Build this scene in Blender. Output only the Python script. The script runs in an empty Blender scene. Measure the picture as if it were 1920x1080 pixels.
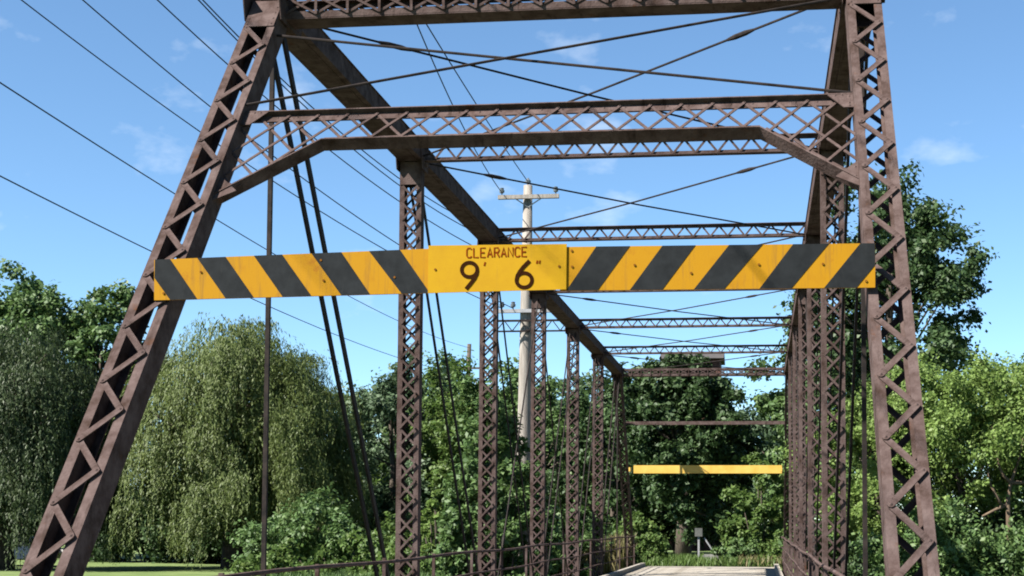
import bpy, math, random
import numpy as np
from mathutils import Vector, Matrix

rng = np.random.default_rng(11)
random.seed(11)
scene = bpy.context.scene
COL = scene.collection

# ------------------------------------------------------------------ camera
CAM = Vector((1.6563, -6.7851, 1.4817))
FWD = Vector((-0.1190968, 0.9910399, 0.0604631))
RGT = Vector((0.9928783, 0.1190558, 0.0042921))
UPV = Vector((0.0029448, -0.0605437, 0.9981612))
FPX, PCX, PCY = 2724.3, 1100.46, 815.09          # in pixels of a 1920 x 1080 frame
cam_d = bpy.data.cameras.new('camera')
cam = bpy.data.objects.new('camera', cam_d)
COL.objects.link(cam)
cam_d.sensor_width = 36.0
cam_d.lens = FPX / 1920 * 36.0
cam_d.shift_x = -(PCX - 960) / 1920
cam_d.shift_y = (PCY - 540) / 1920
cam_d.clip_end = 3000
M = Matrix.Identity(4)
for i in range(3):
    M[i][0] = RGT[i]; M[i][1] = UPV[i]; M[i][2] = -FWD[i]; M[i][3] = CAM[i]
cam.matrix_world = M
scene.camera = cam

def at(u, v, Y):
    d = FWD + RGT * ((u - PCX) / FPX) + UPV * ((PCY - v) / FPX)
    return CAM + d * ((Y - CAM.y) / d.y)

# ------------------------------------------------------------------ world, sun, exposure
SUN_EL, SUN_AZ = math.radians(46), math.radians(-127)   # azimuth measured from +Y towards +X
sun_dir = Vector((math.sin(SUN_AZ) * math.cos(SUN_EL), math.cos(SUN_AZ) * math.cos(SUN_EL), math.sin(SUN_EL)))
world = bpy.data.worlds.new('World'); scene.world = world; world.use_nodes = True
nt = world.node_tree; nt.nodes.clear()
out = nt.nodes.new('ShaderNodeOutputWorld'); bg = nt.nodes.new('ShaderNodeBackground')
sky = nt.nodes.new('ShaderNodeTexSky'); sky.sky_type = 'NISHITA'; sky.sun_disc = False
sky.sun_elevation = SUN_EL; sky.sun_rotation = SUN_AZ
sky.air_density = 1.0; sky.dust_density = 0.0; sky.ozone_density = 4.6; sky.altitude = 2200
bg.inputs['Strength'].default_value = 0.051
# thin scattered fair-weather cloud: noise over the sky dome
tc = nt.nodes.new('ShaderNodeTexCoord')
mp = nt.nodes.new('ShaderNodeMapping'); mp.inputs['Scale'].default_value = (13, 13, 24); mp.inputs['Location'].default_value = (3.1, 2.9, 0.9)
nz = nt.nodes.new('ShaderNodeTexNoise'); nz.inputs['Scale'].default_value = 1.0; nz.inputs['Detail'].default_value = 5; nz.inputs['Roughness'].default_value = .55
cr = nt.nodes.new('ShaderNodeValToRGB'); cr.color_ramp.elements[0].position = .605; cr.color_ramp.elements[1].position = .80
cr.color_ramp.elements[1].color = (.36, .36, .36, 1)
mixc = nt.nodes.new('ShaderNodeMix'); mixc.data_type = 'RGBA'; mixc.inputs['B'].default_value = (6.2, 6.6, 7.0, 1)
nt.links.new(tc.outputs['Generated'], mp.inputs['Vector']); nt.links.new(mp.outputs['Vector'], nz.inputs['Vector'])
nt.links.new(nz.outputs['Fac'], cr.inputs['Fac']); nt.links.new(cr.outputs['Color'], mixc.inputs['Factor'])
tint = nt.nodes.new('ShaderNodeMix'); tint.data_type = 'RGBA'; tint.blend_type = 'MULTIPLY'; tint.inputs['Factor'].default_value = 1; tint.inputs['B'].default_value = (.96, 1.06, 1.01, 1)
nt.links.new(sky.outputs['Color'], tint.inputs['A']); nt.links.new(tint.outputs['Result'], mixc.inputs['A']); nt.links.new(mixc.outputs['Result'], bg.inputs['Color'])
nt.links.new(bg.outputs['Background'], out.inputs['Surface'])
sun_l = bpy.data.lights.new('sun', 'SUN'); sun_l.energy = 5.0; sun_l.angle = math.radians(.5); sun_l.color = (1, .95, .87)
sun = bpy.data.objects.new('sun', sun_l); COL.objects.link(sun)
sun.rotation_euler = (-sun_dir).to_track_quat('-Z', 'Y').to_euler()
vs = scene.view_settings
vs.view_transform = 'Standard'; vs.look = 'None'; vs.gamma = 1; vs.exposure = 2.04; vs.use_curve_mapping = False
scene.cycles.max_bounces = 6
scene.cycles.pixel_filter_type = 'BLACKMAN_HARRIS'
scene.cycles.filter_width = 1.9
scene.cycles.transparent_max_bounces = 4

# ------------------------------------------------------------------ materials
ALB = .575      # all paint and leaf tones are a little darker than their swatches below
def mat(name, cols, scale=4.0, rough=.7, bump=.0, bscale=40.0, metal=0.0, spec=.3, stretch=(1, 1, 1), lo=.35, hi=.65, detail=5, coord='Object'):
    m = bpy.data.materials.new(name); m.use_nodes = True
    t = m.node_tree; b = t.nodes['Principled BSDF']
    b.inputs['Roughness'].default_value = rough; b.inputs['Metallic'].default_value = metal
    b.inputs['Specular IOR Level'].default_value = spec
    c = t.nodes.new('ShaderNodeTexCoord'); mpn = t.nodes.new('ShaderNodeMapping'); mpn.inputs['Scale'].default_value = stretch
    t.links.new(c.outputs[coord], mpn.inputs['Vector'])
    n = t.nodes.new('ShaderNodeTexNoise'); n.inputs['Scale'].default_value = scale; n.inputs['Detail'].default_value = detail; n.inputs['Roughness'].default_value = .65
    t.links.new(mpn.outputs['Vector'], n.inputs['Vector'])
    r = t.nodes.new('ShaderNodeValToRGB'); el = r.color_ramp.elements
    k = len(cols)
    while len(el) < k: el.new(.5)
    for i, cc in enumerate(cols):
        el[i].position = lo + (hi - lo) * i / max(1, k - 1); el[i].color = (*[q * ALB for q in cc], 1)
    t.links.new(n.outputs['Fac'], r.inputs['Fac']); t.links.new(r.outputs['Color'], b.inputs['Base Color'])
    if bump:
        n2 = t.nodes.new('ShaderNodeTexNoise'); n2.inputs['Scale'].default_value = bscale; n2.inputs['Detail'].default_value = 4
        t.links.new(mpn.outputs['Vector'], n2.inputs['Vector'])
        bp = t.nodes.new('ShaderNodeBump'); bp.inputs['Strength'].default_value = bump; bp.inputs['Distance'].default_value = .02
        t.links.new(n2.outputs['Fac'], bp.inputs['Height']); t.links.new(bp.outputs['Normal'], b.inputs['Normal'])
    return m

def weather(m, spots, spot_scale, spot_lo, streak, streak_lo, streak_amt, stretch):
    # patches and runs of another colour laid over the base colour of a mat()
    t = m.node_tree; b = t.nodes['Principled BSDF']; src = b.inputs['Base Color'].links[0].from_socket
    c = t.nodes.new('ShaderNodeTexCoord')
    for col, sc, lo, amt, stt in ((spots, spot_scale, spot_lo, .85, (1, 1, 1)), (streak, 1.0, streak_lo, streak_amt, stretch)):
        mp_ = t.nodes.new('ShaderNodeMapping'); mp_.inputs['Scale'].default_value = stt; mp_.inputs['Location'].default_value = (sc, 2.3, 7.1)
        n = t.nodes.new('ShaderNodeTexNoise'); n.inputs['Scale'].default_value = sc; n.inputs['Detail'].default_value = 7; n.inputs['Roughness'].default_value = .7
        r_ = t.nodes.new('ShaderNodeValToRGB'); r_.color_ramp.elements[0].position = lo; r_.color_ramp.elements[1].position = lo + .13
        r_.color_ramp.elements[1].color = (amt, amt, amt, 1)
        mx = t.nodes.new('ShaderNodeMix'); mx.data_type = 'RGBA'; mx.inputs['B'].default_value = (*[q * ALB for q in col], 1)
        t.links.new(c.outputs['Object'], mp_.inputs['Vector']); t.links.new(mp_.outputs['Vector'], n.inputs['Vector']); t.links.new(n.outputs['Fac'], r_.inputs['Fac'])
        t.links.new(r_.outputs['Color'], mx.inputs['Factor']); t.links.new(src, mx.inputs['A']); src = mx.outputs['Result']
    t.links.new(src, b.inputs['Base Color'])
    return m

def leafmat(name, a, b_, c_, trans=.35, rough=.55):
    m = bpy.data.materials.new(name); m.use_nodes = True
    t = m.node_tree; p = t.nodes['Principled BSDF']; o = t.nodes['Material Output']
    p.inputs['Roughness'].default_value = rough; p.inputs['Specular IOR Level'].default_value = .25
    g = t.nodes.new('ShaderNodeNewGeometry'); r = t.nodes.new('ShaderNodeValToRGB'); el = r.color_ramp.elements
    el.new(.5)
    for e, pos, cc in zip(el, (0, .55, 1), (a, b_, c_)):
        e.position = pos; e.color = (*[q * ALB for q in cc], 1)
    t.links.new(g.outputs['Random Per Island'], r.inputs['Fac'])
    t.links.new(r.outputs['Color'], p.inputs['Base Color'])
    tr = t.nodes.new('ShaderNodeBsdfTranslucent'); t.links.new(r.outputs['Color'], tr.inputs['Color'])
    mx = t.nodes.new('ShaderNodeMixShader'); mx.inputs['Fac'].default_value = trans
    t.links.new(p.outputs['BSDF'], mx.inputs[1]); t.links.new(tr.outputs['BSDF'], mx.inputs[2])
    t.links.new(mx.outputs['Shader'], o.inputs['Surface'])
    return m

STEEL = mat('rusty_brown_steel', [(.041, .025, .019), (.083, .057, .052), (.124, .090, .084)], scale=6, rough=.9, bump=.25, bscale=55, spec=.04, lo=.28, hi=.62, coord='Object')
weather(STEEL, (.105, .042, .017), 5.0, .60, (.028, .018, .014), .56, .7, (14, 3, 2.2))
ROD = mat('dark_steel_rod', [(.014, .012, .012), (.04, .03, .027)], scale=9, rough=.7, spec=.08)
YELLOW = mat('weathered_yellow_paint', [(.28, .10, .008), (.405, .19, .007), (.43, .21, .007)], scale=7, rough=.7, spec=.08, lo=.2, hi=.45)
weather(YELLOW, (.30, .10, .012), 3.4, .585, (.26, .13, .025), .535, .6, (26, 8, 1.6))
YPLATE = mat('newer_yellow_plate', [(.42, .225, .005), (.47, .265, .004)], scale=5, rough=.6, spec=.1, lo=.3, hi=.6)
weather(YPLATE, (.36, .15, .01), 2.6, .66, (.33, .19, .02), .60, .45, (24, 8, 1.6))
BLACK = mat('faded_black_paint', [(.011, .013, .015), (.020, .023, .026)], scale=9, rough=.8, spec=.1)
weather(BLACK, (.045, .042, .036), 4.0, .64, (.05, .05, .048), .62, .5, (22, 8, 3.0))
BOLT = mat('rusty_bolt', [(.16, .06, .01), (.24, .10, .015)], scale=40, rough=.9, spec=.05)
BROWNINK = mat('dark_brown_lettering', [(.024, .008, .002), (.034, .011, .003)], scale=30, rough=.9, spec=.03)
REDINK = mat('small_brown_lettering', [(.17, .028, .003), (.22, .040, .004)], scale=30, rough=.9, spec=.03)
FARYEL = mat('pale_yellow_paint', [(.60, .37, .06), (.70, .46, .10)], scale=3, rough=.5)
PLANK = mat('sun_bleached_deck_boards', [(.30, .265, .22), (.42, .385, .335)], scale=3, rough=.85, bump=.3, bscale=30, stretch=(1, 6, 1))
weather(PLANK, (.22, .19, .15), 1.2, .56, (.20, .17, .13), .52, .6, (2.2, .25, 1))
CONC = mat('weathered_concrete', [(.16, .16, .15), (.26, .255, .235)], scale=3, rough=.9, bump=.3)
WOODPOLE = mat('grey_weathered_pole_wood', [(.21, .185, .16), (.36, .33, .295)], scale=2.5, rough=.85, bump=.3, stretch=(8, 8, .6))
WIRE = mat('dark_wire', [(.04, .052, .07), (.06, .075, .10)], scale=3, rough=.8, spec=.05)
INSUL = mat('glazed_insulator', [(.10, .12, .14), (.16, .18, .20)], scale=20, rough=.2, spec=.5)
GREYBOX = mat('dull_grey_box', [(.09, .095, .09), (.14, .145, .135)], scale=6, rough=.9, spec=.05)
GALV = mat('galvanised_arm', [(.30, .30, .31), (.42, .42, .43)], scale=8, rough=.5, metal=.3)
BARK = mat('bark', [(.055, .042, .032), (.12, .095, .075)], scale=5, rough=.95, bump=.5, bscale=14, stretch=(3, 3, .6))
PALEBARK = mat('bare_pale_branch', [(.10, .07, .045), (.18, .13, .085)], scale=5, rough=.9)
GRASS = mat('mown_grass', [(.085, .135, .03), (.13, .185, .05), (.16, .21, .07)], scale=.9, rough=.95, bump=.6, bscale=30, lo=.3, hi=.7)
ROADM = mat('worn_dark_road', [(.045, .042, .038), (.08, .074, .066)], scale=3, rough=.95, bump=.5, bscale=25)
WATERM = mat('brown_green_water', [(.02, .03, .02), (.03, .04, .025)], scale=1, rough=.08, bump=.1, bscale=3)
BRICKM = mat('red_brick_wall', [(.085, .036, .026), (.13, .058, .042)], scale=8, rough=.9, bump=.3)
ROOFM = mat('dark_shingle_roof', [(.05, .045, .045), (.09, .08, .075)], scale=6, rough=.9)
GLASS = mat('dark_window_glass', [(.015, .018, .022), (.03, .035, .04)], scale=2, rough=.1, spec=.5)
CARP = mat('dark_blue_car_paint', [(.015, .025, .05), (.02, .032, .06)], scale=2, rough=.25, spec=.5)
RUBBER = mat('tyre_rubber', [(.015, .015, .015), (.03, .03, .03)], scale=9, rough=.85)
TRIMW = mat('white_painted_trim', [(.55, .55, .53), (.68, .68, .66)], scale=4, rough=.6)

L_WILLOW = leafmat('willow_leaves', (.116, .160, .046), (.150, .200, .058), (.188, .238, .080), .45)
L_DWILLOW = leafmat('dark_willow_leaves', (.040, .066, .024), (.058, .090, .032), (.080, .115, .042), .3)
L_MID = leafmat('mid_green_leaves', (0.073, 0.139, 0.042), (0.101, 0.179, 0.052), (0.135, 0.212, 0.066), .33)
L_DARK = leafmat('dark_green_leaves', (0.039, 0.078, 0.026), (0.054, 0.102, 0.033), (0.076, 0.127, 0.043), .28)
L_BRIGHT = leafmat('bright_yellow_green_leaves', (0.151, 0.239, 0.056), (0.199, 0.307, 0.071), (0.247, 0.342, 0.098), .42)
L_FRESH = leafmat('fresh_green_leaves', (0.084, 0.152, 0.033), (0.113, 0.191, 0.043), (0.151, 0.218, 0.056), .4)
L_DRY = leafmat('dry_tan_grass', (.12, .12, .045), (.20, .18, .075), (.28, .23, .11), .3)
L_FAR = leafmat('far_green_leaves', (0.077, 0.131, 0.064), (0.099, 0.159, 0.078), (0.124, 0.182, 0.095), .3)

# ------------------------------------------------------------------ object helpers
def link(name, me, m, parent=None):
    o = bpy.data.objects.new(name, me); COL.objects.link(o)
    if m is not None and len(me.materials) == 0: me.materials.append(m)
    if parent is not None: o.parent = parent
    return o
def tag(o, label=None, cat=None, group=None, kind=None):
    if label: o['label'] = label
    if cat: o['category'] = cat
    if group: o['group'] = group
    if kind: o['kind'] = kind
    return o
def empty(name, loc, label, cat, group=None):
    o = bpy.data.objects.new(name, None); COL.objects.link(o); o.location = loc; o.empty_display_size = .3
    return tag(o, label, cat, group)

class MB:
    def __init__(s): s.v = []; s.f = []
    def add(s, vs, fs):
        k = len(s.v); s.v += [tuple(q) for q in vs]; s.f += [tuple(i + k for i in q) for q in fs]; return s
    def box(s, c, sx, sy, sz):
        c = Vector(c); return s.obox(c, Vector((1, 0, 0)), Vector((0, 1, 0)), Vector((0, 0, 1)), sx, sy, sz)
    def obox(s, c, ax, ay, az, sx, sy, sz):
        c = Vector(c); vs = []
        for k in (-.5, .5):
            for j, i in ((-.5, -.5), (-.5, .5), (.5, .5), (.5, -.5)):
                vs.append(c + ax * (i * sx) + ay * (j * sy) + az * (k * sz))
        return s.add(vs, [(3, 2, 1, 0), (4, 5, 6, 7), (0, 1, 5, 4), (1, 2, 6, 5), (2, 3, 7, 6), (3, 0, 4, 7)])
    def bar(s, a, b, n, w, t):                      # flat bar a->b, thickness t along n, width w across
        a = Vector(a); b = Vector(b); ax = (b - a); L = ax.length; ax = ax / L
        n = (n - ax * n.dot(ax)).normalized(); sd = n.cross(ax)
        return s.obox((a + b) / 2, ax, sd, n, L, w, t)
    def extrude(s, prof, a, b, ex, ey):             # closed 2-D profile swept a->b
        a = Vector(a); b = Vector(b); n = len(prof)
        vs = [a + ex * x + ey * y for x, y in prof] + [b + ex * x + ey * y for x, y in prof]
        d = (b - a).normalized(); flip = ex.cross(ey).dot(d) < 0
        area = sum(prof[i][0] * prof[(i + 1) % n][1] - prof[(i + 1) % n][0] * prof[i][1] for i in range(n))
        if area < 0: flip = not flip
        fs = [(i, (i + 1) % n, n + (i + 1) % n, n + i) for i in range(n)] + [tuple(range(n - 1, -1, -1)), tuple(range(n, 2 * n))]
        if flip: fs = [tuple(reversed(f)) for f in fs]
        return s.add(vs, fs)
    def tube(s, pts, rad, n=6, caps=True):
        pts = [Vector(p) for p in pts]; m = len(pts)
        if not hasattr(rad, '__len__'): rad = [rad] * m
        vs = []; prev = None
        for i, p in enumerate(pts):
            d = (pts[min(i + 1, m - 1)] - pts[max(i - 1, 0)]).normalized()
            if prev is None:
                x = d.orthogonal().normalized()
            else:
                x = (prev - d * prev.dot(d)).normalized()
            prev = x; y = d.cross(x)
            vs += [p + (x * math.cos(2 * math.pi * k / n) + y * math.sin(2 * math.pi * k / n)) * rad[i] for k in range(n)]
        fs = [(i * n + k, i * n + (k + 1) % n, (i + 1) * n + (k + 1) % n, (i + 1) * n + k) for i in range(m - 1) for k in range(n)]
        if caps: fs += [tuple(range(n - 1, -1, -1)), tuple(range((m - 1) * n, m * n))]
        return s.add(vs, fs)
    def mesh(s, name):
        me = bpy.data.meshes.new(name); me.from_pydata(s.v, [], s.f); me.update(); return me
    def build(s, name, m, parent=None, smooth=False):
        me = s.mesh(name)
        if smooth: me.polygons.foreach_set('use_smooth', [True] * len(me.polygons))
        return link(name, me, m, parent)

X = Vector((1, 0, 0)); Yv = Vector((0, 1, 0)); Z = Vector((0, 0, 1))

# ------------------------------------------------------------------ ground, river, roads
def sm(a, b, x):
    t = np.clip((x - a) / (b - a), 0, 1); return t * t * (3 - 2 * t)
def gz(x, y):
    x = np.asarray(x, float); y = np.asarray(y, float)
    base = -.62 + .10 * np.sin(x * .11 + 1) * np.cos(y * .09) + .05 * np.sin(x * .37) * np.sin(y * .31)
    base = base * (1 - .0) + .35 * sm(6, 18, x)
    chan = sm(1.5, 7, y) * (1 - sm(24, 31, y))
    z = base - 3.6 * chan
    road = (1 - sm(2.6, 5.5, np.abs(x))) * np.maximum(1 - sm(-.6, 3, y), sm(37, 40.3, y)) * (1 - sm(70, 90, y))
    return z * (1 - road) + road * .02
def axis(lo, hi, fine_lo, fine_hi, step, grow=1.25):
    a = list(np.arange(fine_lo, fine_hi + 1e-6, step)); s = step
    p = fine_hi
    while p < hi: s *= grow; p += s; a.append(p)
    s = step; p = fine_lo
    while p > lo: s *= grow; p -= s; a.insert(0, p)
    return np.array(a)
gx = axis(-900, 900, -45, 30, .9); gy = axis(-300, 1500, -12, 90, .9)
GX, GY = np.meshgrid(gx, gy); GZ = gz(GX, GY)
nx, ny = len(gx), len(gy)
vv = np.stack([GX, GY, GZ], -1).reshape(-1, 3)
idx = np.arange(nx * ny).reshape(ny, nx)
ff = np.stack([idx[:-1, :-1], idx[:-1, 1:], idx[1:, 1:], idx[1:, :-1]], -1).reshape(-1, 4)
me = bpy.data.meshes.new('ground'); me.from_pydata(vv.tolist(), [], ff.tolist()); me.update()
me.polygons.foreach_set('use_smooth', [True] * len(me.polygons))
tag(link('ground', me, GRASS), kind='structure')
wb = MB(); wb.add([(-160, 2, -3.4), (160, 2, -3.4), (160, 31, -3.4), (-160, 31, -3.4)], [(0, 1, 2, 3)])
tag(wb.build('water', WATERM), kind='structure')
def strip(name, y0, y1, w, m, z0, z1):
    b = MB(); n = 24
    for i in range(n + 1):
        y = y0 + (y1 - y0) * i / n
        ww = w + .12 * math.sin(i * 1.7)
        b.v += [(-ww, y, z0 + (z1 - z0) * i / n), (ww, y, z0 + (z1 - z0) * i / n)]
    b.f = [(2 * i, 2 * i + 1, 2 * i + 3, 2 * i + 2) for i in range(n)]
    return tag(b.build(name, m), kind='structure')
strip('approach_road', -40, -.62, 2.3, ROADM, .07, .07)
strip('far_path', 40.6, 62, 1.5, ROADM, .04, .03)

# ------------------------------------------------------------------ the bridge
P = 4.9929; NP = 8; W2 = 2.475; ZL = -.55; ZU = 5.87; DECK = .10
bridge = empty('truss_bridge', (0, 0, 0), 'rust brown steel through truss bridge with latticed end posts and portal', 'bridge')
NBAR = [0]; BARLIM = 300

def rivet(b, c, n, ax, r=.013, h=.007):
    n = n.normalized(); ax = (ax - n * ax.dot(n)).normalized(); sd = n.cross(ax); k = 6
    vs = [c + (ax * math.cos(2 * math.pi * i / k) + sd * math.sin(2 * math.pi * i / k)) * r for i in range(k)] + [c + n * h]
    b.add(vs, [(i, (i + 1) % k, k) for i in range(k)])
_barcache = {}
def bar_mesh(L, w, t):
    key = (round(L, 3), w, t)
    if key not in _barcache:
        b = MB(); pr = []
        for sx in (1, -1):
            for q in (-90, -45, 0, 45, 90):
                pr.append((sx * (L / 2 + w * .5 * math.cos(math.radians(q))), sx * w * .5 * math.sin(math.radians(q))))
        b.extrude(pr, (0, 0, -t / 2), (0, 0, t / 2), X, Yv)
        for sx in (-1, 1):
            rivet(b, Vector((sx * L / 2, 0, t / 2)), Z, X, min(.013, w * .36), .008)
        _barcache[key] = b.mesh('lacing_bar'); _barcache[key].materials.append(STEEL)
    return _barcache[key]
def bar_obj(a, b, n, w, t, parent):
    a = Vector(a); b = Vector(b); ax = b - a; L = ax.length; ax /= L
    n = (n - ax * n.dot(ax)).normalized(); sd = n.cross(ax)
    o = bpy.data.objects.new('lacing_bar', bar_mesh(L, w, t)); COL.objects.link(o); o.parent = parent
    m = Matrix.Identity(4)
    for i in range(3):
        m[i][0] = ax[i]; m[i][1] = sd[i]; m[i][2] = n[i]; m[i][3] = ((a + b) / 2)[i]
    o.matrix_local = m; NBAR[0] += 1
    return o
def channel_prof(side, w, d, fl, t):
    x0 = side * w / 2
    return [(x0, -d / 2), (x0 - side * fl, -d / 2), (x0 - side * fl, -d / 2 + t), (x0 - side * t, -d / 2 + t),
            (x0 - side * t, d / 2 - t), (x0 - side * fl, d / 2 - t), (x0 - side * fl, d / 2), (x0, d / 2)]
def zigzag(a, ax, n_along, step, sd, half, start=0.0, ph=1):
    pts = []
    for i in range(n_along + 1):
        pts.append(Vector(a) + ax * (start + i * step) + sd * (half * (ph if i % 2 == 0 else -ph)))
    return pts

def laced_column(name, a, b, ex, ey, w, d, fl, t, faces, step, half, bw, bt, individual, cross=False, start=.35, end=.35, parent=bridge, label=None):
    """two channels a->b, flanges turned in, laced on the given faces (+1/-1 along ey)"""
    a = Vector(a); b = Vector(b); ax = (b - a).normalized(); L = (b - a).length
    mb = MB()
    for s in (-1, 1): mb.extrude(channel_prof(s, w, d, fl, t), a, b, ex, ey)
    # tie plates at both ends
    for f in (-1, 1):
        for q in (start * .5, L - end * .5):
            ln = start if q < L / 2 else end
            mb.obox(a + ax * q + ey * (f * (d / 2 + .005)), ax, ex, ey, ln * .9, w - .012, .009)
            if individual:
                for i_ in range(-2, 3):
                    for j_ in (-1, 1): rivet(mb, a + ax * (q + i_ * ln * .19) + ex * (j_ * (w / 2 - .032)) + ey * (f * (d / 2 + .0095)), ey * f, ax, .012, .008)
    o = mb.build(name, STEEL, parent)
    if label: o['label'] = label
    n = int((L - start - end) / step); st = (L - start - end) / n
    lb = MB()
    for f in faces:
        for ph in ((1, -1) if cross else (1,)):
            pts = zigzag(a + ey * (f * (d / 2 + .004 + bt / 2 + (.0 if ph == 1 else bt * 2.2))), ax, n, st, ex, half, start, ph)
            for i in range(n):
                off = ey * (f * (bt * 1.1 if i % 2 else 0))
                if individual and NBAR[0] < BARLIM: bar_obj(pts[i] + off, pts[i + 1] + off, ey * f, bw, bt, o)
                else: lb.bar(pts[i] + off, pts[i + 1] + off, ey * f, bw, bt)
    if lb.v: tag(lb.build('lacing', STEEL, o), kind='stuff')
    return o

EP_AX = Vector((0, P, ZU - ZL)).normalized(); EP_L = math.hypot(P, ZU - ZL)
EP_N = Vector((0, -EP_AX.z, EP_AX.y))               # outward (towards the camera and up)
def ep(x, q, off=0.0): return Vector((x, 0, ZL)) + EP_AX * q + EP_N * off

# near end posts
for sx, lab in ((-1, 'left sloping end post with zigzag lacing'), (1, 'right sloping end post with zigzag lacing')):
    laced_column('end_post', ep(sx * W2, -.15), ep(sx * W2, EP_L - .05), X, EP_N, .27, .20, .062, .011, (1, -1), .25, .098, .042, .008, True, start=.5, end=.42, label=lab)

# near portal bracing (in the plane of the end posts)
def portal(individual):
    o = None
    q_t, q_b, q_k = 6.52, 6.26, 5.57; xb = 1.655; xe = W2 - .135
    mb = MB()
    def angle_pair(a, b, up, d=.09, leg=.11, t=.011):       # two angles back to back, web along up
        a = Vector(a); b = Vector(b); ax = (b - a).normalized(); nn = EP_N
        w = nn.cross(ax)
        if w.dot(EP_AX) < 0: w = -w
        s_ = 1 if up else -1
        mb.extrude([(-.006, 0), (.006, 0), (.006, d * s_), (-.006, d * s_)], a, b, nn, w)
        mb.extrude([(.0065, 0), (leg, 0), (leg, t * s_), (.0065, t * s_)], a, b, nn, w)
        mb.extrude([(-.0065, 0), (-leg, 0), (-leg, t * s_), (-.0065, t * s_)], a, b, nn, w)
    angle_pair(ep(-xe, q_t + .07), ep(xe, q_t + .07), False, d=.085, leg=.05)
    angle_pair(ep(-xb, q_b - .06), ep(xb, q_b - .06), True, d=.085, leg=.056)
    for s in (-1, 1):
        angle_pair(ep(s * (xb - .004), q_b - .06), ep(s * (xe + .03), q_k - .02), True, d=.08, leg=.056)
    for s in (-1, 1):
        for pr in ([(xe - .20, q_t + .075), (xe + .02, q_t + .075), (xe + .02, q_t - .10), (xe - .07, q_t - .10)], [(xe - .16, q_k + .05), (xe + .02, q_k + .24), (xe + .02, q_k - .07)]):
            n_ = len(pr); vs_ = [ep(s * x_, q_, .048) for x_, q_ in pr] + [ep(s * x_, q_, .040) for x_, q_ in pr]
            mb.add(vs_, [tuple(range(n_)), tuple(range(2 * n_ - 1, n_ - 1, -1))] + [(i_, n_ + i_, n_ + (i_ + 1) % n_, (i_ + 1) % n_) for i_ in range(n_)])
        for x_, q_ in ((xe - .03, q_t + .03), (xe - .03, q_t - .05), (xe - .03, q_t - .08), (xe - .08, q_t + .045), (xe - .13, q_t + .045), (xe - .02, q_k + .15), (xe - .02, q_k + .05)):
            rivet(mb, ep(s * x_, q_, .048), EP_N, X, .012, .008)
    for i_ in range(-13, 14):
        rivet(mb, ep(i_ * .12, q_b - .03, .0065), EP_N, X, .010, .007); rivet(mb, ep(i_ * .16, q_t + .03, .0065), EP_N, X, .010, .007)
    o = mb.build('portal_frame', STEEL, bridge)
    lb = MB()
    def put(a, b, layer):
        off = EP_N * (.011 + layer * .0085)
        if individual and NBAR[0] < BARLIM: bar_obj(a + off, b + off, EP_N, .022, .007, o)
        else: lb.bar(a + off, b + off, EP_N, .022, .007)
    # X lacing between chords, running on into the knees
    st = .235; n = int(2 * xe / st)
    def qlow(x):
        x = abs(x)
        return q_b - .02 if x < xb else q_b - .02 - (x - xb) / (xe - xb) * (q_b - q_k - .02)
    hgt = q_t - q_b + .03
    slope = hgt / st
    for i in range(-6, n + 7):
        for d_ in (1, -1):
            # each bar runs down from the top chord until it meets the lower chord or a post
            xx = -xe + (i + .5) * st; q = q_t + .03; k = 0; p0 = None; p1 = None
            while k < 400:
                if abs(xx) <= xe + .01:
                    if q <= qlow(xx): break
                    if p0 is None: p0 = (xx, q)
                    p1 = (xx, q)
                elif p0 is not None: break
                xx += d_ * .005; q -= .005 * slope; k += 1
            if p0 and p1 and abs(p1[0] - p0[0]) > .06: put(ep(*p0), ep(*p1), 0 if d_ == 1 else 1)
    if lb.v: tag(lb.build('lacing', STEEL, o), kind='stuff')
    return o
portal(True)

# hip strut box over the portal
def hip_strut(y0, individual):
    mb = MB(); z0, z1 = 5.72, 5.93; xe = W2 - .15; dy = .25
    for yy in (y0, y0 + dy):
        s = 1 if yy == y0 else -1
        for zz, sz in ((z0, 1), (z1, -1)):
            mb.extrude([(0, 0), (s * .075, 0), (s * .075, sz * .009), (s * .009, sz * .009), (s * .009, sz * .055), (0, sz * .055)], (-xe, yy, zz), (xe, yy, zz), Yv, Z)
    mb.box((0, y0 + dy / 2, z0 - .0055), 2 * xe, dy - .004, .009)
    o = mb.build('hip_strut', STEEL, bridge)
    lb = MB(); st = .26; n = int(2 * xe / st); st = 2 * xe / n
    for yy, nn in ((y0 - .005, -Yv), (y0 + dy + .005, Yv)):
        for i in range(n):
            xa = -xe + i * st; xb = xa + st
            for k, (za, zb) in enumerate(((z0 + .03, z1 - .03), (z1 - .03, z0 + .03))):
                a = Vector((xa, yy, za)) + nn * (.007 * k); b = Vector((xb, yy, zb)) + nn * (.007 * k)
                if individual and nn.y < 0 and NBAR[0] < BARLIM: bar_obj(a, b, nn, .02, .006, o)
                else: lb.bar(a, b, nn, .02, .006)
            lb.bar((xa, yy + nn.y * .014, z0 + .02), (xa, yy + nn.y * .014, z1 - .02), nn, .022, .006)
    tag(lb.build('lacing', STEEL, o), kind='stuff')
    return o
hip_strut(P - .143, True)

# far end posts, far hip strut and thin far portal tie
for sx in (-1, 1):
    a = Vector((sx * W2, NP * P, ZL)); b = Vector((sx * W2, (NP - 1) * P, ZU)); axv = (b - a).normalized()
    nfar = Vector((0, axv.z, -axv.y))
    laced_column('end_post', a, b, X, nfar, .27, .20, .062, .011, (1, -1), .25, .098, .042, .008, False, start=.5, end=.42)
hip_strut((NP - 1) * P - .1, False)
mb = MB(); ft = Vector((0, (NP - 1) * P + .9, 0))
mb.box((0, 36.2, 4.42), 2 * W2 - .27, .08, .06); mb.box((0, 36.2, 4.47), 2 * W2 - .27, .012, .05)
mb.build('portal_tie', STEEL, bridge)

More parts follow.
